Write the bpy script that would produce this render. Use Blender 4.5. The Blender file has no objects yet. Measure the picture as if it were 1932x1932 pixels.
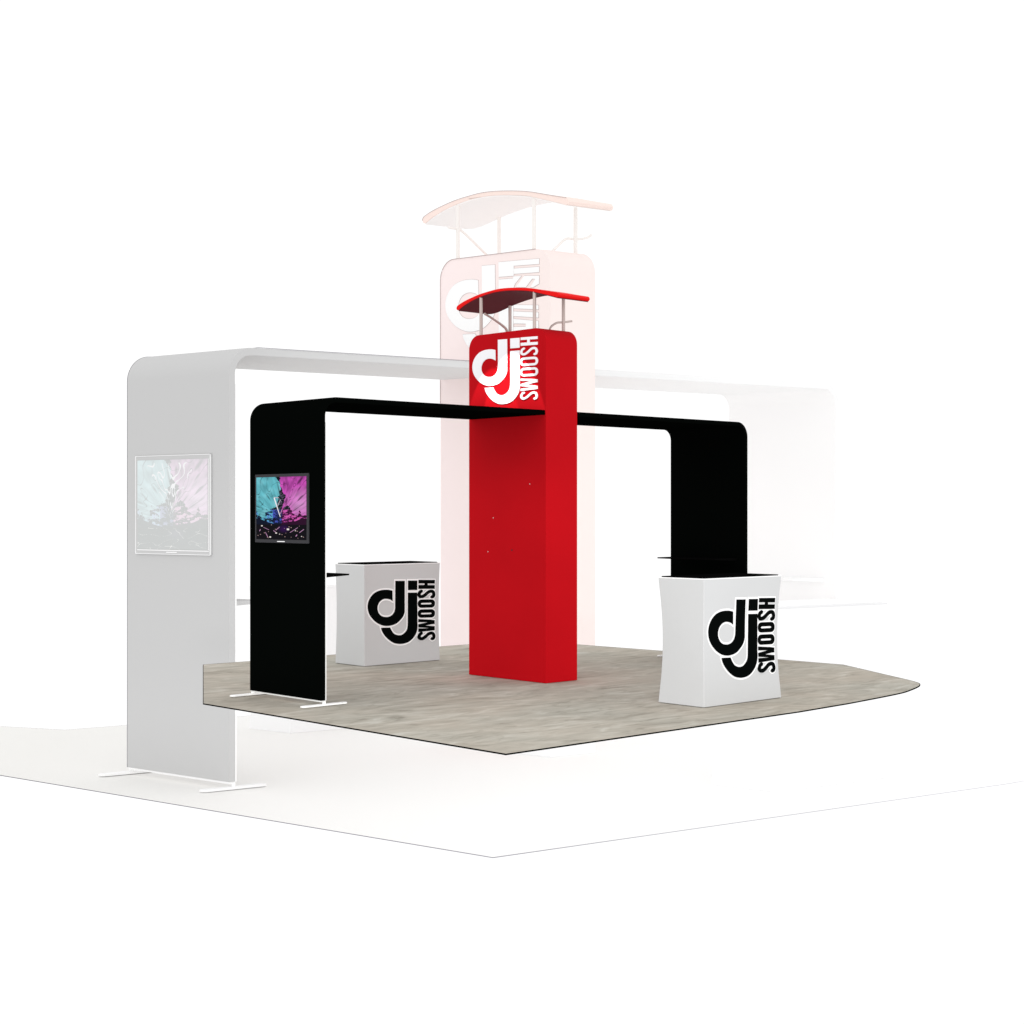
import bpy, bmesh, math, random
from mathutils import Vector, noise
from mathutils.geometry import tessellate_polygon
random.seed(7)
S = bpy.context.scene
COL = S.collection
R = math.radians

# ------------------------------------------------------------------ camera
# World axes: X runs along the span of the arch, Y along its width.
cam_d = bpy.data.cameras.new('camera')
cam = bpy.data.objects.new('camera', cam_d); COL.objects.link(cam)
cam.location = (0, 0, 1.5)
cam.rotation_euler = (R(90), 0, -math.atan2(.6807, .7325))
cam_d.sensor_width = 36; cam_d.lens = 36*2957/1932
cam_d.clip_end = 500
S.camera = cam
S.view_settings.view_transform = 'Standard'; S.view_settings.look = 'None'
S.view_settings.exposure = 0; S.view_settings.gamma = 1
S.render.resolution_x = S.render.resolution_y = 1024

# ------------------------------------------------------------------ world: white studio, dim far below the floor
W = bpy.data.worlds.new('World'); S.world = W; W.use_nodes = True
nt = W.node_tree; nt.nodes.clear()
tc = nt.nodes.new('ShaderNodeTexCoord'); sp = nt.nodes.new('ShaderNodeSeparateXYZ')
rp = nt.nodes.new('ShaderNodeMapRange'); bg = nt.nodes.new('ShaderNodeBackground'); ow = nt.nodes.new('ShaderNodeOutputWorld')
rp.inputs['From Min'].default_value = -.72; rp.inputs['From Max'].default_value = -.50
rp.inputs['To Min'].default_value = .5; rp.inputs['To Max'].default_value = 1.08
rp.interpolation_type = 'SMOOTHSTEP'
nt.links.new(tc.outputs['Generated'], sp.inputs[0]); nt.links.new(sp.outputs['Z'], rp.inputs['Value'])
nt.links.new(rp.outputs[0], bg.inputs['Strength']); bg.inputs['Color'].default_value = (1, 1, 1, 1)
nt.links.new(bg.outputs[0], ow.inputs[0])

# ------------------------------------------------------------------ lamps
def lamp(name, kind, loc, aim, power, color=(1, 1, 1), **kw):
    l = bpy.data.lights.new(name, kind); l.energy = power; l.color = color
    for k, v in kw.items(): setattr(l, k, v)
    o = bpy.data.objects.new(name, l); COL.objects.link(o); o.location = loc
    o.rotation_euler = (Vector(aim)-Vector(loc)).to_track_quat('-Z', 'Y').to_euler()
    return o
lamp('logo_spot', 'SPOT', (8.90, 10.30, 3.62), (9.50, 10.25, 2.36), 95, (.9, 1, .98), spot_size=R(34), spot_blend=.10, shadow_soft_size=.01)
lamp('logo_spot', 'SPOT', (8.90, 10.50, 3.55), (9.50, 10.52, 2.26), 60, (.9, 1, .98), spot_size=R(32), spot_blend=.15, shadow_soft_size=.01)
lamp('front_fill', 'AREA', (-1.0, -1.6, .9), (9.3, 10.4, .6), 420, shape='RECTANGLE', size=5, size_y=1.6)  # added fill light behind the camera, lifts the dim counter faces
lamp('low_front_fill', 'SPOT', (-.5, -.9, 1.0), (6.2, 6.6, -3.5), 2300, spot_size=R(58), spot_blend=.22, shadow_soft_size=.25)  # added unseen lamp, brightens the lower tower and counters

# ------------------------------------------------------------------ materials
def srgb(r, g, b): return tuple(((c/255+.055)/1.055)**2.4 if c > 10 else c/255/12.92 for c in (r, g, b))+(1,)
def mat(name, col, rough=.8, spec=.1, metal=0, bump=0, bscale=300, var=0, vscale=3):
    m = bpy.data.materials.new(name); m.use_nodes = True
    n = m.node_tree; b = n.nodes['Principled BSDF']
    b.inputs['Base Color'].default_value = tuple(col[:3])+(1,)
    b.inputs['Roughness'].default_value = rough; b.inputs['Metallic'].default_value = metal
    b.inputs['Specular IOR Level'].default_value = spec
    if var or bump:
        t = n.nodes.new('ShaderNodeTexCoord')
    if var:
        ns = n.nodes.new('ShaderNodeTexNoise'); ns.inputs['Scale'].default_value = vscale; ns.inputs['Detail'].default_value = 4
        mr = n.nodes.new('ShaderNodeMapRange'); mr.inputs['To Min'].default_value = 1-var; mr.inputs['To Max'].default_value = 1+var
        mr.inputs['From Min'].default_value = .3; mr.inputs['From Max'].default_value = .7
        vm = n.nodes.new('ShaderNodeVectorMath'); vm.operation = 'SCALE'; vm.inputs[0].default_value = col[:3]
        n.links.new(t.outputs['Object'], ns.inputs['Vector']); n.links.new(ns.outputs['Fac'], mr.inputs['Value'])
        n.links.new(mr.outputs[0], vm.inputs['Scale']); n.links.new(vm.outputs[0], b.inputs['Base Color'])
    if bump:
        n2 = n.nodes.new('ShaderNodeTexNoise'); n2.inputs['Scale'].default_value = bscale; n2.inputs['Detail'].default_value = 2
        bp = n.nodes.new('ShaderNodeBump'); bp.inputs['Strength'].default_value = bump; bp.inputs['Distance'].default_value = .002
        n.links.new(t.outputs['Object'], n2.inputs['Vector']); n.links.new(n2.outputs['Fac'], bp.inputs['Height']); n.links.new(bp.outputs[0], b.inputs['Normal'])
    return m
def fade_mat(name, a, b_, stops, rough=.85, spec=.05):
    """haze-like wash-out painted into the base colour: colour changes from world-relative point a to b (object coordinates)"""
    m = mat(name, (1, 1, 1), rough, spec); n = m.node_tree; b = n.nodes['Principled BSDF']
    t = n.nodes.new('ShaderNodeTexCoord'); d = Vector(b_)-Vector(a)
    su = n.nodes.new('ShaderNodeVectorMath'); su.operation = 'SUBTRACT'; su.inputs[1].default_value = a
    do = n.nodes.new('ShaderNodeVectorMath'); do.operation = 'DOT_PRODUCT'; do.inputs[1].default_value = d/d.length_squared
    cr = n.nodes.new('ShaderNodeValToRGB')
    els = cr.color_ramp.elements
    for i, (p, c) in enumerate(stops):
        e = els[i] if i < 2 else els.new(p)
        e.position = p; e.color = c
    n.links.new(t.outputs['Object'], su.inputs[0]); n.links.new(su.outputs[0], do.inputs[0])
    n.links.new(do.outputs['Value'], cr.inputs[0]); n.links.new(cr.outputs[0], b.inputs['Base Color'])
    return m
M = {
 'black': mat('black_stretch_fabric', (.0014, .0019, .0016), .8, 0),
 'black_edge': mat('black_edge_tape', (.0018, .0022, .002), .8, 0),
 'black_top': mat('black_laminate', (.0025, .0025, .0025), .8, 0),
 'trim': mat('white_zip_trim', (.8, .8, .79), .6, .2),
 'red': mat('red_stretch_fabric', (.50, .0038, .0085), .8, .04, var=.05, vscale=1.3),
 'red_bright': mat('bright_red_edge_band', (.80, .0015, .001), .5, .1),
 'maroon': mat('maroon_shade_and_rivet', (.125, .019, .027), .8, .1),  # canopy underside shade put into the colour; the dark rivet shares it
 'white_print': mat('white_print', (.97, .96, .99), .6, .1),
 'white': mat('white_powder_coat', (.95, .95, .94), .5, .2),
 'counter': mat('white_counter_fabric', (.58, .585, .59), .85, .08, var=.012, vscale=2),
 'ink': mat('black_print', (.0022, .003, .0028), .8, 0),
 'halo': mat('white_print_outline', (.93, .93, .93), .6, .1),
 'post': mat('brushed_rose_metal', (.56, .46, .43), .4, .3, metal=.3),
 'bezel': mat('dark_grey_bezel', (.030, .030, .034), .5, .1),
 'rivet': mat('silver_rivet', (.62, .42, .42), .4, .3),
 'pale_line': mat('grey_piping', (.25, .24, .27), .8, .05),
 'pale_line_warm': mat('warm_grey_piping', (.55, .47, .46), .8, .05),
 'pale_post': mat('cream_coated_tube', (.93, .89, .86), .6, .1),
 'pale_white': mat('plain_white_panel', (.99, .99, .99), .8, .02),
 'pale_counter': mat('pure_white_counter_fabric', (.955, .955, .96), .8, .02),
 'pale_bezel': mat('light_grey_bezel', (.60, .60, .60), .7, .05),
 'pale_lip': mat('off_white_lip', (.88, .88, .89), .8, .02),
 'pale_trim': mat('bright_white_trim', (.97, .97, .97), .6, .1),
 'pale_under': mat('pale_canopy_underside', (1, .98, .97), .8, .05),
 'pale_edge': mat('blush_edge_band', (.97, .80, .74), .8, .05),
}
def carpet_material():
    m = mat('taupe_carpet', (1, 1, 1), .95, .03); n = m.node_tree; b = n.nodes['Principled BSDF']
    t = n.nodes.new('ShaderNodeTexCoord')
    mp = n.nodes.new('ShaderNodeMapping'); mp.inputs['Rotation'].default_value = (0, 0, R(40)); mp.inputs['Scale'].default_value = (.48, 1.45, 1)
    n.links.new(t.outputs['Object'], mp.inputs['Vector'])
    n1 = n.nodes.new('ShaderNodeTexNoise'); n1.inputs['Scale'].default_value = 4.6; n1.inputs['Detail'].default_value = 6; n1.inputs['Roughness'].default_value = .6; n1.inputs['Distortion'].default_value = 1.1
    n2 = n.nodes.new('ShaderNodeTexNoise'); n2.inputs['Scale'].default_value = .8; n2.inputs['Detail'].default_value = 3
    n3 = n.nodes.new('ShaderNodeTexNoise'); n3.inputs['Scale'].default_value = 160; n3.inputs['Detail'].default_value = 2
    n.links.new(mp.outputs[0], n1.inputs['Vector']); n.links.new(t.outputs['Object'], n2.inputs['Vector']); n.links.new(t.outputs['Object'], n3.inputs['Vector'])
    r1 = n.nodes.new('ShaderNodeValToRGB'); e = r1.color_ramp.elements
    e[0].position = .30; e[0].color = srgb(158, 153, 144); e[1].position = .70; e[1].color = srgb(203, 200, 193)
    k = e.new(.42); k.color = srgb(178, 173, 164); k = e.new(.55); k.color = srgb(189, 184, 175)
    r2 = n.nodes.new('ShaderNodeValToRGB'); e = r2.color_ramp.elements
    e[0].position = .35; e[0].color = (1.0, .965, .92, 1); e[1].position = .65; e[1].color = (.955, .975, .955, 1)
    mx = n.nodes.new('ShaderNodeMix'); mx.data_type = 'RGBA'; mx.blend_type = 'MULTIPLY'; mx.inputs[0].default_value = 1
    n.links.new(n1.outputs['Fac'], r1.inputs[0]); n.links.new(n2.outputs['Fac'], r2.inputs[0])
    n.links.new(r1.outputs[0], mx.inputs[6]); n.links.new(r2.outputs[0], mx.inputs[7]); n.links.new(mx.outputs[2], b.inputs['Base Color'])
    n4 = n.nodes.new('ShaderNodeTexNoise'); n4.inputs['Scale'].default_value = 2.6; n4.inputs['Detail'].default_value = 3; n4.inputs['Distortion'].default_value = .6
    n.links.new(mp.outputs[0], n4.inputs['Vector'])
    r4 = n.nodes.new('ShaderNodeValToRGB'); e = r4.color_ramp.elements
    e[0].position = .478; e[0].color = (1, 1, 1, 1); e[1].position = .522; e[1].color = (1, 1, 1, 1); k = e.new(.5); k.color = (.83, .82, .80, 1)
    m2 = n.nodes.new('ShaderNodeMix'); m2.data_type = 'RGBA'; m2.blend_type = 'MULTIPLY'
    m5 = n.nodes.new('ShaderNodeMapRange'); m5.inputs['From Min'].default_value = .42; m5.inputs['From Max'].default_value = .62
    n.links.new(n2.outputs['Fac'], m5.inputs['Value']); n.links.new(m5.outputs[0], m2.inputs[0])
    n.links.new(n4.outputs['Fac'], r4.inputs[0]); n.links.new(mx.outputs[2], m2.inputs[6]); n.links.new(r4.outputs[0], m2.inputs[7]); n.links.new(m2.outputs[2], b.inputs['Base Color'])
    bp = n.nodes.new('ShaderNodeBump'); bp.inputs['Strength'].default_value = .35; bp.inputs['Distance'].default_value = .004
    n.links.new(n3.outputs['Fac'], bp.inputs['Height']); n.links.new(bp.outputs[0], b.inputs['Normal'])
    return m
M['carpet'] = carpet_material()

# ------------------------------------------------------------------ frames: plan axes, height unit and ground of a booth
class Frame:
    def __init__(s, o, e1, e2, ez, k):
        s.o, s.e1, s.e2, s.ez, s.k = Vector(o), Vector(e1), Vector(e2), ez, k
    def P(s, p, q, z): return s.o+s.e1*p+s.e2*q+Vector((0, 0, s.ez*z))
NEAR = Frame((0, 0, 0), (1, 0, 0), (0, 1, 0), 1, 1)
# the second, much larger pale booth stands on its own lower floor behind; its plan is a wide rhombus
K = 2.8
def _axis(x, z): # plan axis of the big booth
    X, Z = K*(1.43*x-.0064*z), K*z
    return (X*.7325+Z*.6807, -X*.6807+Z*.7325, 0)
FAR = Frame((0, 0, 1.5-K*1.43*1.5), _axis(.7325, .6807), _axis(-.6807, .7325), K*1.43, K*1.2)

# ------------------------------------------------------------------ builders
def thing(name, label, cat, F, base, group=None):
    o = bpy.data.objects.new(name, None); COL.objects.link(o); o.location = F.P(*base); o.empty_display_size = .2
    o['label'] = label; o['category'] = cat
    if group: o['group'] = group
    return o
def mesh(name, verts, faces, m, parent, F, smooth=True, bevel=0, world=False, label=None):
    """verts in booth coordinates (p, q, z); stored relative to the root the part hangs from"""
    root = parent
    while root.parent: root = root.parent
    vs = [(Vector(v) if world else F.P(*v))-root.location for v in verts]
    me = bpy.data.meshes.new(name); me.from_pydata(vs, [], faces); 
    bm = bmesh.new(); bm.from_mesh(me); bmesh.ops.recalc_face_normals(bm, faces=bm.faces); bm.to_mesh(me); bm.free()
    if smooth:
        for p in me.polygons: p.use_smooth = True
        me.set_sharp_from_angle(angle=R(25))
    me.materials.append(m)
    o = bpy.data.objects.new(name, me); COL.objects.link(o); o.parent = parent
    if bevel:
        b = o.modifiers.new('bevel', 'BEVEL'); b.width = bevel*F.k; b.segments = 2; b.limit_method = 'ANGLE'; b.angle_limit = R(50)
    if label: o['label'] = label
    return o
def boxvf(p0, p1, q0, q1, z0, z1):
    v = [(p, q, z) for z in (z0, z1) for p, q in ((p0, q0), (p1, q0), (p1, q1), (p0, q1))]
    return v, [(3, 2, 1, 0), (4, 5, 6, 7), (0, 1, 5, 4), (1, 2, 6, 5), (2, 3, 7, 6), (3, 0, 4, 7)]
def box(name, b, m, parent, F, bevel=0, label=None):
    v, f = boxvf(*b); return mesh(name, v, f, m, parent, F, False, bevel, label=label)
def prism(name, prof, axis, a0, a1, m, parent, F, bevel=0, prof2=None):
    """closed profile extruded along booth axis p ('p': prof is (q,z)), q ('q': (p,z)) or z ('z': (p,q))"""
    def at(c, a):
        return (a, c[0], c[1]) if axis == 'p' else (c[0], a, c[1]) if axis == 'q' else (c[0], c[1], a)
    n = len(prof); v = [at(c, a0) for c in prof]+[at(c, a1) for c in (prof2 or prof)]
    f = [(i, (i+1) % n, n+(i+1) % n, n+i) for i in range(n)]
    t = tessellate_polygon([[Vector((c[0], c[1], 0)) for c in prof]])
    f += [tuple(x) for x in t]+[tuple(n+i for i in reversed(x)) for x in t]
    return mesh(name, v, f, m, parent, F, True, bevel)
def tube(name, pts, r, m, parent, F, seg=14, flat=1.0):
    """round tube along booth points; r real radius in booth metres; r may be a list"""
    ps = [F.P(*p) for p in pts]; rs = r if isinstance(r, (list, tuple)) else [r]*len(ps)
    v = []; f = []
    for i, p in enumerate(ps):
        d = (ps[min(i+1, len(ps)-1)]-ps[max(i-1, 0)]).normalized()
        up = Vector((0, 0, 1)) if abs(d.z) < .9 else Vector((1, 0, 0))
        a = d.cross(up).normalized(); b = a.cross(d).normalized()
        for s in range(seg):
            t = 2*math.pi*s/seg; v.append(p+(a*math.cos(t)+b*math.sin(t)*flat)*rs[i]*F.k)
    for i in range(len(ps)-1):
        for s in range(seg):
            f.append((i*seg+s, i*seg+(s+1) % seg, (i+1)*seg+(s+1) % seg, (i+1)*seg+s))
    f += [tuple(range(seg-1, -1, -1)), tuple((len(ps)-1)*seg+s for s in range(seg))]
    return mesh(name, v, f, m, parent, F, True, 0, world=True)
def arc(cx, cz, r, a0, a1, n=14):
    return [(cx+r*math.cos(R(a0+(a1-a0)*i/n)), cz+r*math.sin(R(a0+(a1-a0)*i/n))) for i in range(n+1)]
def catmull(pts, closed=False, n=6):
    out = []; N = len(pts); rng = range(N if closed else N-1)
    g = (lambda i: pts[i % N]) if closed else (lambda i: pts[max(0, min(N-1, i))])
    for i in rng:
        a, b, c, d = g(i-1), g(i), g(i+1), g(i+2)
        for k in range(n):
            t = k/n
            out.append(tuple(.5*(2*b[j]+(c[j]-a[j])*t+(2*a[j]-5*b[j]+4*c[j]-d[j])*t*t+(3*b[j]-a[j]-3*c[j]+d[j])*t**3) for j in range(len(b))))
    if not closed: out.append(tuple(pts[-1]))
    return out
def smooth_poly(pts, n=5):
    """closed outline; third value 1 marks a corner"""
    out = []; N = len(pts)
    for i in range(N):
        b, c = pts[i], pts[(i+1) % N]
        if b[2] and c[2]: out.append(b[:2]); continue
        a = b if b[2] else pts[i-1]
        d = c if c[2] else pts[(i+2) % N]
        for k in range(n):
            t = k/n
            out.append(tuple(.5*(2*b[j]+(c[j]-a[j])*t+(2*a[j]-5*b[j]+4*c[j]-d[j])*t*t+(3*b[j]-a[j]-3*c[j]+d[j])*t**3) for j in (0, 1)))
    return out
def area(p): return sum(p[i-1][0]*p[i][1]-p[i][0]*p[i-1][1] for i in range(len(p)))/2
def offset(poly, d):
    if area(poly) < 0: poly = poly[::-1]
    out = []; N = len(poly)
    for i in range(N):
        a, b, c = Vector(poly[i-1]), Vector(poly[i]), Vector(poly[(i+1) % N])
        e1, e2 = (b-a), (c-b)
        if e1.length < 1e-6 or e2.length < 1e-6: continue
        e1.normalize(); e2.normalize()
        n1, n2 = Vector((e1.y, -e1.x)), Vector((e2.y, -e2.x))
        m = n1+n2
        if m.length < .2: m = n1
        m.normalize(); s = min(1/max(m.dot(n1), .3), 1.6)
        out.append(tuple(b+m*d*s))
    return out

# ------------------------------------------------------------------ the emblem (metres on the tower's face)
LOGO = {
 'd': [(0.347,0.562,1),(0.468,0.559,1),(0.471,0.307,0),(0.468,0.266,0),(0.449,0.23,0),(0.413,0.199,0),(0.364,0.17,0),(0.303,0.155,0),(0.236,0.152,0),(0.174,0.163,0),(0.111,0.189,0),(0.06,0.225,0),(0.023,0.265,0),(0.004,0.306,0),(0.0,0.346,0),(0.011,0.387,0),(0.04,0.427,0),(0.086,0.46,0),(0.143,0.478,0),(0.202,0.484,0),(0.264,0.482,0),(0.311,0.473,1),(0.315,0.377,1),(0.286,0.391,0),(0.236,0.401,0),(0.191,0.397,0),(0.154,0.379,0),(0.131,0.352,0),(0.123,0.323,0),(0.128,0.292,0),(0.148,0.264,0),(0.179,0.244,0),(0.224,0.235,0),(0.269,0.236,0),(0.308,0.25,0),(0.335,0.275,0),(0.346,0.304,0),(0.348,0.334,1)],
 'j': [(0.511,0.448,1),(0.633,0.445,1),(0.636,0.167,1),(0.638,0.13,0),(0.628,0.086,0),(0.599,0.044,0),(0.55,0.007,0),(0.496,-0.014,0),(0.441,-0.021,0),(0.391,-0.02,0),(0.336,-0.01,0),(0.286,0.012,0),(0.236,0.045,0),(0.196,0.084,0),(0.176,0.114,0),(0.168,0.139,1),(0.283,0.136,1),(0.303,0.105,0),(0.33,0.079,0),(0.364,0.065,0),(0.397,0.06,0),(0.435,0.063,0),(0.468,0.079,0),(0.496,0.103,0),(0.508,0.134,0),(0.511,0.174,1)],
 'dot': [(0.511,0.56,1),(0.631,0.557,1),(0.633,0.469,1),(0.512,0.472,1)]}
def rrect(x0, x1, z0, z1, r, rz=None):
    rz = rz or r; o = []
    for cx, cz, a in ((x1-r, z1-rz, 0), (x0+r, z1-rz, 90), (x0+r, z0+rz, 180), (x1-r, z0+rz, 270)):
        o += [(cx+r*math.cos(R(a+18*i)), cz+rz*math.sin(R(a+18*i))) for i in range(6)]
    return o
def stroke(path, wx, wz):
    c = catmull(path, n=5); L = []; Rr = []
    N = len(c)
    for i in range(N):
        a, b = c[max(i-1, 0)], c[min(i+1, N-1)]
        dx, dz = b[0]-a[0], b[1]-a[1]; l = math.hypot(dx, dz) or 1
        nx, nz = -dz/l*wx, dx/l*wz
        L.append((c[i][0]+nx, c[i][1]+nz)); Rr.append((c[i][0]-nx, c[i][1]-nz))
    def cap(p, q, s):
        dx, dz = c[p][0]-c[q][0], c[p][1]-c[q][1]; l = math.hypot(dx, dz) or 1
        return (c[p][0]+dx/l*wx*.9, c[p][1]+dz/l*wz*.9)
    return L+[cap(-1, -3, 1)]+Rr[::-1]+[cap(0, 2, 1)]
S_PATH = [(0.693,0.457),(0.669,0.449),(0.657,0.432),(0.660,0.415),(0.684,0.406),(0.713,0.410),(0.749,0.427),(0.783,0.446),(0.818,0.452),(0.843,0.444),(0.853,0.423),(0.846,0.403),(0.822,0.398)]
def letters(bold):
    """SWOOSH read upwards; returns list of (outer, hole or None)"""
    w = .0135*bold; h = .0098*bold
    g = .003*(bold-1)/.3
    H = [(0.648,0.558+g),(0.864,0.552+g),(0.864,0.528-g),(0.764+g,0.531-g),(0.764+g,0.506+g),(0.864,0.503+g),(0.864,0.478-g),(0.648,0.484-g),(0.648,0.510+g),(0.733-g,0.508+g),(0.733-g,0.533-g),(0.648,0.535-g)]
    out = [(H, None), (stroke(S_PATH, w, h), None)]
    for dz in (0, -.0925):
        o = [(x, z+dz+(x-.755)*-.02) for x, z in rrect(.642, .869, .300, .377, .048, .034)]
        i = [(x, z+dz+(x-.755)*-.02) for x, z in rrect(.642+.025*bold, .869-.028*bold, .300+.0205*bold, .377-.021*bold, .02, .010)]
        out.append((o, i))
    W_ = [(0.648,0.193+g),(0.648,0.174-g),(0.775,0.163),(0.648,0.145+g),(0.648,0.126-g),(0.791,0.108),(0.648,0.104+g),(0.648,0.082-g),(0.823,0.088-g),(0.864,0.089-g),(0.864,0.117+g),(0.741,0.134),(0.818,0.147-g),(0.864,0.148-g),(0.864,0.174+g),(0.818,0.180+g)]
    out.append((W_, None))
    out.append((stroke([(x, z-.392) for x, z in S_PATH], w, h), None))
    return out
def shapes_mesh(name, shapes, fn, depth, base, m, parent, F, stagger=0):
    """flat raised print: fn(s, t, d) -> booth coords at distance d off the face"""
    v = []; f = []
    for k, (o, h) in enumerate(shapes):
        d1 = depth+k*stagger; b = len(v)
        loops = [o]+([h] if h else [])
        tri = tessellate_polygon([[Vector((x, z, 0)) for x, z in l] for l in loops])
        flat = [p for l in loops for p in l]; n = len(flat)
        v += [fn(x, z, d1) for x, z in flat]+[fn(x, z, base) for x, z in flat]
        f += [tuple(b+i for i in t) for t in tri]
        s = 0
        for l in loops:
            for i in range(len(l)):
                j = (i+1) % len(l); f.append((b+s+i, b+s+j, b+n+s+j, b+n+s+i))
            s += len(l)
    return mesh(name, v, f, m, parent, F, False)
def emblem(fn, m, parent, F, outline=None, bold=1.0):
    mark = [(smooth_poly(LOGO[k]), None) for k in ('d', 'j', 'dot')]
    let = letters(bold)
    if outline:
        om = [(offset(o, .015), None) for o, h in mark]; ol = [(offset(o, .011), None) for o, h in let]
        shapes_mesh('logo_outline', om+ol, fn, .0012, -.004, outline, parent, F, .00018)
    shapes_mesh('logo_mark', mark, fn, .0045, -.004, m, parent, F, .0001)
    shapes_mesh('lettering', let, fn, .0062, -.004, m, parent, F, .0001)

# ------------------------------------------------------------------ arch
P0, P1, Q0, Q1, ZT = 7.137, 12.35, 9.84, 10.822, 2.392
def arch(label, F, m_fab, m_trim, m_foot, m_shelf, th=.042, z0=.045, piping=None, group=None):
    t = thing('display_arch', label, 'arch', F, ((P0+P1)/2, (Q0+Q1)/2, 0), group)
    r = .15
    outer = [(P0, z0)]+arc(P0+r, ZT-r, r, 180, 90)+arc(P1-r, ZT-r, r, 90, 0)+[(P1, z0)]
    ri = r-th
    inner = [(P0+th, z0)]+arc(P0+r, ZT-r, ri, 180, 90)+arc(P1-r, ZT-r, ri, 90, 0)+[(P1-th, z0)]
    n = len(outer); v = []; f = []
    for q in (Q0, Q1):
        for o in outer+inner: v.append((o[0], q, o[1]))
    N2 = 2*n
    for i in range(n-1):
        f.append((i, i+1, N2+i+1, N2+i))              # outside
        f.append((n+i, N2+n+i, N2+n+i+1, n+i+1))      # inside
        f.append((i, n+i, n+i+1, i+1)); f.append((N2+i, N2+i+1, N2+n+i+1, N2+n+i))
    f.append((0, N2, N2+n, n)); f.append((n-1, 2*n-1, N2+2*n-1, N2+n-1))
    mesh('fabric_cover', v, f, m_fab, t, F, True, .004)
    # hems: white strips closing the cover below and along the inner edge of each leg
    for pa, pb in ((P0, P0+th), (P1-th, P1)):
        box('bottom_hem', (pa+.004, pb-.004, Q0+.006, Q1-.006, z0-.011, z0), m_trim, t, F)
        ft = (pa+pb)/2+.022
        for q in (Q0+.02, Q1+.02):
            fo = prism('foot', [(ft-.215, q-.012), (ft-.195, q-.028), (ft+.195, q-.028), (ft+.215, q-.012), (ft+.215, q+.012), (ft+.195, q+.028), (ft-.195, q+.028), (ft-.215, q+.012)], 'z', .0035, .017, m_foot, t, F, .003)
            tube('post', [(ft, q, .014), (ft, q, .06)], .0145, m_foot, fo, F)
    box('side_trim', (P0+th+.0005, P0+th+.010, Q0+.001, Q0+.03, z0, ZT-.2), m_trim, t, F)
    # shelves on the inner faces
    def shelf(pa, pb, z):
        prism('shelf', [(pa, z-.024), (pb, z-.007), (pb, z+.005), (pa, z+.007)], 'q', Q0+.10, Q1-.12, m_shelf, t, F, .002)
    shelf(P0+th, P0+th+.305, 1.008); shelf(P1-th, P1-th-.34, 1.034)
    if piping:
        n15 = 15
        tube('piping', [(a, Q1-.002, b) for a, b in outer[:n15]]+[(P0+r+.02, Q1, ZT+.002), (P0+r+.05, Q0, ZT+.003)]+[(P0+r+.3, Q0-.002, ZT+.002), (9.5, Q0-.002, ZT+.002)], .0020, piping, t, F, 6)
    return t

# ------------------------------------------------------------------ tower with canopy
T0, T1, TQ0, TQ1, TZ = 9.539, 9.927, 9.83, 10.846, 3.118
# canopy board: near edge top and underside, far edge underside, all as (q, z); the far edge dips and waves more
CAN_TOP = [(11.024,3.392),(11.019,3.405),(11.003,3.418),(10.921,3.446),(10.811,3.471),(10.702,3.491),(10.595,3.503),(10.467,3.513),(10.342,3.511),(10.197,3.499),(10.034,3.478),(9.874,3.444),(9.775,3.422),(9.690,3.404)]
CAN_BOT = [(11.019,3.381),(11.004,3.374),(10.985,3.380),(10.921,3.409),(10.811,3.443),(10.702,3.466),(10.595,3.482),(10.467,3.490),(10.342,3.488),(10.197,3.475),(10.034,3.452),(9.874,3.412),(9.775,3.386),(9.690,3.362)]
CAN_FAR = [(11.045,3.383),(11.025,3.379),(10.995,3.376),(10.940,3.375),(10.868,3.383),(10.780,3.401),(10.690,3.421),(10.560,3.444),(10.400,3.463),(10.200,3.472),(10.034,3.452),(9.874,3.412),(9.775,3.386),(9.690,3.362)]
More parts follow.
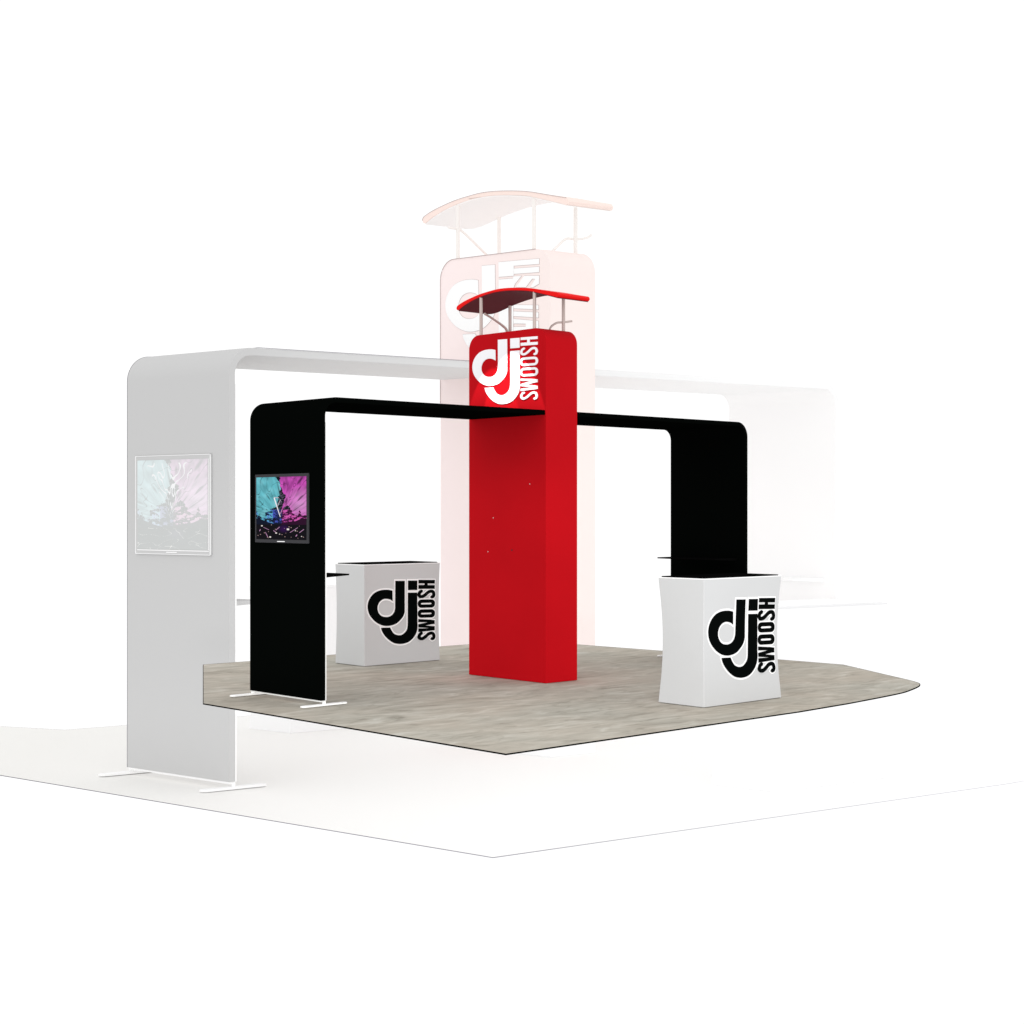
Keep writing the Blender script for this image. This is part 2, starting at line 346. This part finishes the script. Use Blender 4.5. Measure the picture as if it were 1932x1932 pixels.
def tower(label, F, m_body, m_edge, m_under, m_post, m_top, piping=None, group=None):
    t = thing('display_tower', label, 'tower', F, ((T0+T1)/2, (TQ0+TQ1)/2, 0), group)
    r = .13
    zb = .0035
    if F is FAR:
        zb = .085; box('plinth', (T0, T1, TQ0, TQ1, .0005, zb), M['pale_white'], t, F)
    prof = [(TQ0, zb)]+[(TQ1, zb)]+arc(TQ1-r, TZ-r, r, 0, 90)+arc(TQ0+r, TZ-r, r, 90, 180)
    prism('fabric_cover', prof, 'p', T0, T1, m_body, t, F, .004)
    # canopy: wavy board, with a sheet underneath whose colour carries the underside's shade
    top = catmull(CAN_TOP, n=4); bot = catmull(CAN_BOT, n=4); far = catmull(CAN_FAR, n=4)
    c0, c1 = T0, T0+.388
    end = [(9.680, 3.396), (9.672, 3.382), (9.680, 3.368)]
    N = len(top)
    ftop = [(q, z+.012+(top[i][1]-bot[i][1]-.012)*min(1, i/8)) for i, (q, z) in enumerate(far)]
    can = prism('canopy', top+end+bot[::-1], 'p', c0, c1, m_edge, t, F, .002, ftop+end+far[::-1])
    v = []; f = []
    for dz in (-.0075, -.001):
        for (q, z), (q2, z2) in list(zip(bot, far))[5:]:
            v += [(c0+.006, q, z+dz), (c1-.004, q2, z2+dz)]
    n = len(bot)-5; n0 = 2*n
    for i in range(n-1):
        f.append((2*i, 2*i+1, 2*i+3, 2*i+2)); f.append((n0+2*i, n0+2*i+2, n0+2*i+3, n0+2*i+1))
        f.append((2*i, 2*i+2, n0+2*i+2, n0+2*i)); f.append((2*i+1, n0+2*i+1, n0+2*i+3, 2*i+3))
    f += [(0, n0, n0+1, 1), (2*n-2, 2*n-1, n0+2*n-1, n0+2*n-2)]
    mesh('underside_shade', v, f, m_under, can, F)
    if piping:
        tube('piping', [(c0-.002, q, z+.002) for q, z in top], .0024, piping, can, F, 6)
    def under(q, w):
        for a, b in zip(w, w[1:]):
            if b[0] <= q <= a[0]: return a[1]+(b[1]-a[1])*(q-a[0])/(b[0]-a[0])
        return 3.4
    for p, q in ((T0+.02, 10.702), (T0+.02, 9.995), (T0+.37, 10.690), (T0+.37, 9.985)):
        tube('post', [(p, q, TZ-.03), (p, q, under(q, bot if p < T0+.1 else far)-.001)], .0155, m_post, t, F)
    b = [(9.90, 3.10), (9.882, 3.165), (9.862, 3.205), (9.80, 3.238), (9.734, 3.267), (9.66, 3.297), (9.60, 3.318)]
    rr = [.014, .013, .012, .011, .010, .010, .011]
    if F is FAR:
        b = [(9.872, 3.11), (9.83, 3.15), (9.734, 3.212), (9.66, 3.260), (9.585, 3.305), (9.55, 3.312), (9.47, 3.312)]; rr = [.010]*6+[.004]
    tube('brace', [(p, 10.700, z) for p, z in catmull(b, n=3)], [rr[min(i//3, 6)] for i in range((len(b)-1)*3+1)], m_post, t, F, 10)
    b = [(9.73, 3.10), (9.755, 3.145), (9.785, 3.168), (9.835, 3.192), (9.88, 3.199), (9.93, 3.206), (10.02, 3.222)]
    if F is FAR: b = [(9.70, 3.11), (9.76, 3.158), (9.83, 3.207), (9.90, 3.212), (9.96, 3.217), (10.02, 3.232), (10.055, 3.25)]
    tube('brace', [(p, 9.991, z) for p, z in catmull(b, n=3)], .0095, m_post, t, F, 10)
    if piping:
        tube('piping', [(T0-.003, q, z) for q, z in prof_outline(r)], .0028, piping, t, F, 6)
    return t
def prof_outline(r):
    return [(TQ1, 2.2)]+arc(TQ1-r, TZ-r, r, 0, 90)+[(TQ0+r, TZ)]

# ------------------------------------------------------------------ counter
def counter(label, F, p0, q0, m_fab, m_top, m_lip, w=.962, d=.468, h=.985, waist=.024, group=None):
    t = thing('counter', label, 'counter', F, (p0+w/2, q0+d/2, 0), group)
    def inset(z):
        u = z/h; return waist*(1-(2*u-1)**2)**1.15
    n = 20; v = []; f = []
    for i in range(n+1):
        z = (.0004 if F is FAR else .004)+(h-.004)*i/n; s = inset(h*i/n)
        v += [(p0+s, q0+s, z), (p0+w-s, q0+s, z), (p0+w-s, q0+d-s, z), (p0+s, q0+d-s, z)]
    for i in range(n):
        for k in range(4):
            f.append((4*i+k, 4*i+(k+1) % 4, 4*i+4+(k+1) % 4, 4*i+4+k))
    f += [(3, 2, 1, 0), tuple(4*n+k for k in range(4))]
    o = mesh('fabric_cover', v, f, m_fab, t, F, True, 0 if F is FAR else .004)
    v, f = boxvf(p0+.018, p0+w-.018, q0+.018, q0+d-.018, h+.001, h+.012)
    mesh('countertop', v, f, m_top, t, F, False, .002)
    tube('lip', [(p0+.003, q0+d, h), (p0+.002, q0+.002, h), (p0+w, q0+.003, h)], .0045, m_lip, t, F, 8)
    return t, inset

# ------------------------------------------------------------------ wall screen
def blob(poly, x, y):
    c = False; j = len(poly)-1
    for i in range(len(poly)):
        xi, yi = poly[i]; xj, yj = poly[j]
        if (yi > y) != (yj > y) and x < (xj-xi)*(y-yi)/(yj-yi)+xi: c = not c
        j = i
    return c
CY = [(355,200),(780,200),(800,300),(850,370),(890,450),(885,560),(870,640),(790,950),(700,960),(640,1040),(560,1060),(570,1150),(520,1190),(450,1160),(330,980),(330,200)]
MG = [(870,200),(1470,200),(1470,1100),(1390,1130),(1320,1100),(1310,1010),(1250,1130),(1200,1120),(1130,1050),(1100,950),(1040,905),(980,930),(930,1010),(890,1080),(960,840),(1005,690),(960,640),(900,500),(880,400)]
PALE_G = (.60, .60, .60)
def seg(x, y, a, b):
    ax, ay = a; bx, by = b; t = ((x-ax)*(bx-ax)+(y-ay)*(by-ay))/((bx-ax)**2+(by-ay)**2); t = max(0, min(1, t))
    return math.hypot(x-ax-t*(bx-ax), y-ay-t*(by-ay))
rs = random.Random(3)
SPECK = [(rs.uniform(380, 1420), rs.uniform(1330, 1625), rs.uniform(4, 8)) for _ in range(24)]+[(1055, 1432, 17), (800, 1518, 13), (665, 1607, 13), (480, 1361, 12)]
LINES = [((520,1395),(635,1448),4),((1100,1500),(1260,1395),5),((870,1385),(795,1450),6),((740,1465),(790,1500),6),((560,1505),(610,1605),6),((1300,1500),(1390,1430),6),((1225,1580),(1245,1550),9),((430,1475),(445,1445),7)]
def picture(x, y, pale):
    """x, y in picture units: 355..1445 across, 280..1660 down"""
    n = noise.noise
    dx, dy = x-880, y-1180
    ang = math.atan2(dx, -dy); rad = math.hypot(dx, dy)
    wob = 26*n(Vector((x*.02, y*.02, 0)))+12*n(Vector((x*.06, y*.05, 4)))
    xx, yy = x+wob, y+26*n(Vector((x*.018, y*.018, 9)))+14*n(Vector((x*.06, y*.06, 5)))
    st = n(Vector((ang*9, rad*.0035, 1)))+.6*n(Vector((ang*22, rad*.007, 2)))
    f2 = n(Vector((x*.006, y*.006, 3)))
    vein = abs(n(Vector((ang*5+2, rad*.004, 7))))
    rg = abs(n(Vector((x*.013, y*.011, 21))))
    if blob(CY, xx, yy):
        g = .78+.22*st+.25*f2
        c = Vector((.15, .56, .64))*g+Vector((.10, .06, .05))*max(0, f2)
        if vein < .018: c *= .3
        c *= max(.25, min(1, 1+2.2*(n(Vector((ang*11, rad*.0045, 31)))+.28)))
    elif blob(MG, xx, yy):
        g = .85+.32*st+.30*f2
        b = max(0, 1-math.hypot(x-1330, y-880)/420)
        c = Vector((.62, .085, .50))*g*(1-b*.2)+Vector((.22, .22, .25))*b
        if y < 480: c *= .62+.38*max(0, min(1, (y-260)/220+n(Vector((x*.02, y*.008, 8)))))
        if vein < .016: c *= .3
        c *= max(.3, min(1, 1+2.4*(n(Vector((ang*13, rad*.004, 33)))+.26)))
    else:
        c = Vector((.002, .002, .006))
        if 360 < y < 1000:
            k = abs(n(Vector((x*.028, y*.018, 12))))
            if k < .035: c = Vector((.25, .20, .32)) if x > 880 else Vector((.16, .34, .42))
        elif 940 < y < 1330:
            k = n(Vector((x*.011*(1 if x > 880 else -1)+y*.012+30, y*.016, 14)))+.55*n(Vector((x*.022, y*.030, 15)))+.35*n(Vector((x*.06, y*.07, 16)))
            side = (x-880)/500
            lim = .04+(.30 if abs(side) < .10 else 0)+max(0, (y-1240)/260)
            low = 960+360*(1-min(1, abs(side)*1.1)**2*.35)
            rg2 = abs(n(Vector((ang*10+n(Vector((x*.01, y*.01, 50)))*1.5, rad*.012, 51))))
            if (k > lim and y < low and rg2 > .05) or (rg2 < .035 and y < low-20):
                if x < 720: c = Vector((.10, .42, .56)) if n(Vector((x*.02, y*.02, 2))) > 0 else Vector((.10, .28, .62))
                elif x < 930: c = Vector((.05, .08, .42))
                else: c = Vector((.62, .10, .42)) if k > lim+.08 else Vector((.30, .03, .22))
            elif x > 900: c = Vector((.022, .001, .018))
            else: c = Vector((.001, .004, .018))
        elif y >= 1330:
            d = max(0, 1-math.hypot((x-960)/150, (y-1420)/110)); c = Vector((.002+.03*d, .001, .004+.07*d))
        for sx, sy, r_ in (() if pale else SPECK):
            if abs(x-sx) < r_*1.4 and abs(y-sy) < r_: c = Vector((.85, .8, .75)) if r_ > 7.5 else Vector((.45, .30, .28))
        for a, b, w in (() if pale else LINES):
            if seg(x, y, a, b) < w: c = Vector((.50, .26, .45))
    if pale:
        # pale splashes rising from the middle
        w = abs(n(Vector((ang*7, rad*.0045, 41))))
        if abs(ang) < .42 and rad < 900 and y > 330 and w < .05: c = Vector((.75, .70, .75))
        if y > 1330 and abs(n(Vector((x*.005+y*.004, y*.009, 44)))) < .007: c = Vector((.75, .68, .6))
    else:
        if seg(x, y, (755, 745), (885, 1155)) < 12-(y-745)*.012: c = Vector((.9, .86, .92))
        elif seg(x, y, (760, 732), (850, 740)) < 7 or seg(x, y, (888, 790), (830, 915)) < 6: c = Vector((.62, .5, .56))
        elif seg(x, y, (890, 1095), (925, 1000)) < 5: c = Vector((.7, .35, .6))
    return c
def screen_mat(name, pale):
    m = bpy.data.materials.new(name); m.use_nodes = True; n = m.node_tree; b = n.nodes['Principled BSDF']
    a = n.nodes.new('ShaderNodeVertexColor'); a.layer_name = 'picture'
    if pale:
        n.links.new(a.outputs['Color'], b.inputs['Base Color']); b.inputs['Roughness'].default_value = .7; b.inputs['Specular IOR Level'].default_value = .03
    else:
        b.inputs['Base Color'].default_value = (.003, .003, .003, 1); b.inputs['Roughness'].default_value = .5; b.inputs['Specular IOR Level'].default_value = .01
        n.links.new(a.outputs['Color'], b.inputs['Emission Color']); b.inputs['Emission Strength'].default_value = 1.0
    return m
def wall_screen(label, F, pale, m_bez, m_line=None, group=None):
    fp = P0-.012   # front of the casing
    qL, qR, zt, zb = 10.729, 9.988, 1.8028, 1.2538
    sL, sR, st, sb = 10.707, 10.014, 1.779, 1.281
    if pale: qL, qR, zt, zb, sL, sR, st, sb = qL-.012, qR+.004, zt+.013, zb+.010, sL-.010, sR+.003, st+.012, sb+.011
    t = thing('wall_screen', label, 'screen', F, (P0, (qL+qR)/2, zb), group)
    box('casing', (fp, P0-.0005, qR, qL, zb, zt), m_bez, t, F, .004)
    NX, NY = (240, 300) if not pale else (250, 320)
    root = t.location.copy(); v = []; f = []; cols = []
    for j in range(NY+1):
        for i in range(NX+1):
            a, b = i/NX, j/NY
            v.append(F.P(fp-.0015, sL+(sR-sL)*a, sb+(st-sb)*b)-root)
            c = picture(355+1090*a, 1660-1380*b, pale)
            if pale:
                mx = max(c); c = c.lerp(Vector((mx, mx, mx)), .52)
                c = Vector((.585, .60, .595))+c*.43
                c = Vector(min(.97, x) for x in c)
            cols.append(c)
    for j in range(NY):
        for i in range(NX):
            k = j*(NX+1)+i; f.append((k, k+1, k+NX+2, k+NX+1))
    me = bpy.data.meshes.new('picture_panel'); me.from_pydata(v, [], f)
    ca = me.color_attributes.new('picture', 'FLOAT_COLOR', 'POINT')
    ca.data.foreach_set('color', [x for c in cols for x in (c.x, c.y, c.z, 1)])
    me.materials.append(screen_mat('pastel_picture' if pale else 'lit_picture', pale))
    o = bpy.data.objects.new('picture_panel', me); COL.objects.link(o); o.parent = t
    box('nameplate', (fp-.003, fp+.001, 10.31, 10.41, zb+.009, zb+.015), M['halo'], t, F)
    if m_line:
        w = .0016
        for nm, (a, b, c, d) in {'a': (qL, qR, zt-2*w, zt), 'b': (qL, qR, zb, zb+2*w), 'c': (qL, qL-2*w, zb, zt), 'd': (qR, qR+2*w, zb, zt), 'e': (sL, sR-.01, sb-.008, sb-.003), 'f': (sR-.008, sR-.005, sb, st)}.items():
            box('edge_line', (fp-.003, fp+.002, min(a, b), max(a, b), c, d), m_line, t, F)
    return t

# ------------------------------------------------------------------ carpet
def carpet(label, F, poly, m_top, m_edge, th, lip, group=None):
    c = (sum(p[0] for p in poly)/len(poly), sum(p[1] for p in poly)/len(poly))
    t = thing('carpet', label, 'carpet', F, (c[0], c[1], -th), group)
    prism('pile', poly, 'z', -th, 0, m_top, t, F)
    out = offset(poly, lip)
    if area(poly) < 0: poly = poly[::-1]
    n = len(poly); v = []; f = []
    ins = offset(poly, .0006)
    for z in (-th-.0006, .0006):
        v += [(a, b, z) for a, b in ins]+[(a, b, z) for a, b in out]
    for i in range(n):
        j = (i+1) % n
        f += [(i, j, n+j, n+i), (2*n+i, 3*n+i, 3*n+j, 2*n+j), (n+i, n+j, 3*n+j, 3*n+i), (i, 2*n+i, 2*n+j, j)]
    mesh('edge_binding', v, f, m_edge, t, F)
    return t

# ================================================================== the near booth
tip = catmull([(12.864, 9.069), (12.31, 8.155), (12.05, 7.74), (11.853, 7.558), (11.486, 7.41), (11.122, 7.317), (10.293, 7.215)], n=6)
near_poly = [(6.593, 7.15), (6.593, 10.646), (8.263, 13.345), (12.56, 13.345), (12.84, 9.72)]+tip+[(9.6, 7.168)]
carpet('taupe carpet with thin black edge under the black arch and red tower', NEAR, near_poly, M['carpet'], M['black_edge'], .008, .006)
arch('tall black fabric arch whose flat top runs through the red tower', NEAR, M['black'], M['trim'], M['white'], M['black_top'])
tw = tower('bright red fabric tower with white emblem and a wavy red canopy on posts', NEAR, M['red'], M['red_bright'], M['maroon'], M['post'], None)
def tower_fn(s, z, d): return (T0-d, 10.795-s, 2.492+z)
emblem(tower_fn, M['white_print'], tw, NEAR)
for q, z in ((10.032, 1.748), (10.512, 1.447), (10.584, 1.139)):
    tube('rivet', [(T0-.0035, q, z), (T0+.001, q, z)], .0052, M['rivet'], tw, NEAR, 10)
tube('rivet', [(T0-.003, 10.265, 1.159), (T0+.001, 10.265, 1.159)], .008, M['maroon'], tw, NEAR, 10)
wall_screen('screen in a dark grey frame with vivid turquoise and magenta picture, on black arch leg', NEAR, False, M['bezel'])
c, ins = counter('white fabric counter with black emblem and black top in front of the black arch leg', NEAR, 9.235, 7.780, M['counter'], M['black_top'], M['halo'], group='white promotional counters')
emblem(lambda s, z, d: (9.309+s*.945, 7.780+ins(.2205+z*1.058)-d, .2205+z*1.058), M['ink'], c, NEAR, M['halo'], 1.5)
c, ins = counter('white fabric counter with black emblem, between black screen leg and red tower', NEAR, 9.290, 12.102, M['counter'], M['black_top'], M['halo'], waist=.009, group='white promotional counters')
emblem(lambda s, z, d: (9.338+s*.980, 12.102+ins(.2176+z*1.074)-d, .2176+z*1.074), M['ink'], c, NEAR, M['halo'], 1.5)

# ================================================================== the large pale booth behind
def vec(F, a, root): return tuple(F.P(*a)-root)
root = FAR.P((P0+P1)/2, (Q0+Q1)/2, 0)
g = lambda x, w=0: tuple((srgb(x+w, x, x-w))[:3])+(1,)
M['pale_fabric'] = fade_mat('grey_to_white_faded_fabric', vec(FAR, (P0, Q0, 0), root), vec(FAR, (P1, Q0, 0), root),
    [(0, g(202)), (1, g(250)), (.10, g(212)), (.45, g(224)), (.55, g(240)), (.8, g(250))])  # haze-like fade to white along the span, painted into the colour
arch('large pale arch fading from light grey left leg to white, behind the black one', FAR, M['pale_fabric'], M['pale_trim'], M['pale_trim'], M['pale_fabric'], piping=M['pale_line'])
root = FAR.P((T0+T1)/2, (TQ0+TQ1)/2, 0)
M['pale_pink'] = fade_mat('blush_faded_fabric', vec(FAR, (T0, TQ1, 0), root), vec(FAR, (T1, TQ0, 0), root),
    [(0, srgb(253, 238, 237)), (1, srgb(250, 237, 233)), (.55, srgb(251, 236, 233))])  # washed-out blush painted in, lighter where shading falls
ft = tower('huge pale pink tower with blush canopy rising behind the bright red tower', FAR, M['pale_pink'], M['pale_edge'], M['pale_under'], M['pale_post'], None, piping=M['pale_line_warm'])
GH = [[(.502,.572),(.868,.564),(.868,.531),(.64,.538),(.64,.476),(.504,.479)],
      [(.643,.521),(.868,.514),(.868,.481),(.643,.487)],
      [(.504,.463),(.637,.46),(.637,.473),(.71,.47),(.652,.425),(.637,.399),(.637,.098),(.504,.105)],
      [(.737,.468),(.868,.459),(.868,.41),(.816,.392),(.792,.394),(.835,.441),(.807,.445),(.749,.397),(.662,.404)],
      [(.642,.296),(.862,.278),(.862,.252),(.642,.273)],
      [(.642,.255),(.862,.234),(.862,.202),(.642,.225)],
      [(.642,.208),(.862,.181),(.862,.118),(.642,.131),(.642,.158),(.751,.153),(.751,.171),(.642,.179)]]
gsh = [(smooth_poly(LOGO['d']), None)]+[(p, None) for p in GH]+[([(x, z) for x, z in smooth_poly(LOGO['j']) if z < .20], None)]
shapes_mesh('logo_mark', gsh, tower_fn, .004, -.003, M['pale_white'], ft, FAR, .0002)
shapes_mesh('logo_outline', [(offset(o, .0022), None) for o, h in gsh], tower_fn, .0015, -.003, M['pale_line_warm'], ft, FAR, .0002)
wall_screen('large washed-out screen with pastel blue and pink picture, on the light grey arch leg', FAR, True, M['pale_bezel'], M['pale_trim'])
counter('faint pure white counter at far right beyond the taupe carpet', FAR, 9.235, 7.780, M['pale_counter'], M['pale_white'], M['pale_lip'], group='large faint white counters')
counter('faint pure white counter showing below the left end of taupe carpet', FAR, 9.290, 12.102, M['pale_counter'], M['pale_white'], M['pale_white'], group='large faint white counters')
fp = [(6.60, 7.16), (6.605, 11.4), (6.62, 12.6), (7.6, 14.4), (8.0, 14.2), (8.30, 13.36), (12.56, 13.36), (13.2, 8.6), (12.4, 7.35), (10.5, 7.17)]
root = FAR.P(sum(p[0] for p in fp)/len(fp), sum(p[1] for p in fp)/len(fp), -.006)
M['pale_carpet'] = fade_mat('off_white_carpet', vec(FAR, (6.6, 11.4, 0), root), vec(FAR, (11.2, 7.2, 0), root),
    [(0, srgb(238, 237, 234)), (1, srgb(255, 255, 255)), (.28, srgb(246, 245, 243)), (.5, srgb(254, 254, 253))])  # carpet's wash-out to white is painted into its colour
M['pale_binding'] = fade_mat('fading_grey_binding', vec(FAR, (6.6, 11.4, 0), root), vec(FAR, (11.2, 7.2, 0), root), [(0, (.22, .21, .24, 1)), (1, (.80, .80, .83, 1)), (.45, (.35, .34, .38, 1)), (.6, (.55, .55, .58, 1))])
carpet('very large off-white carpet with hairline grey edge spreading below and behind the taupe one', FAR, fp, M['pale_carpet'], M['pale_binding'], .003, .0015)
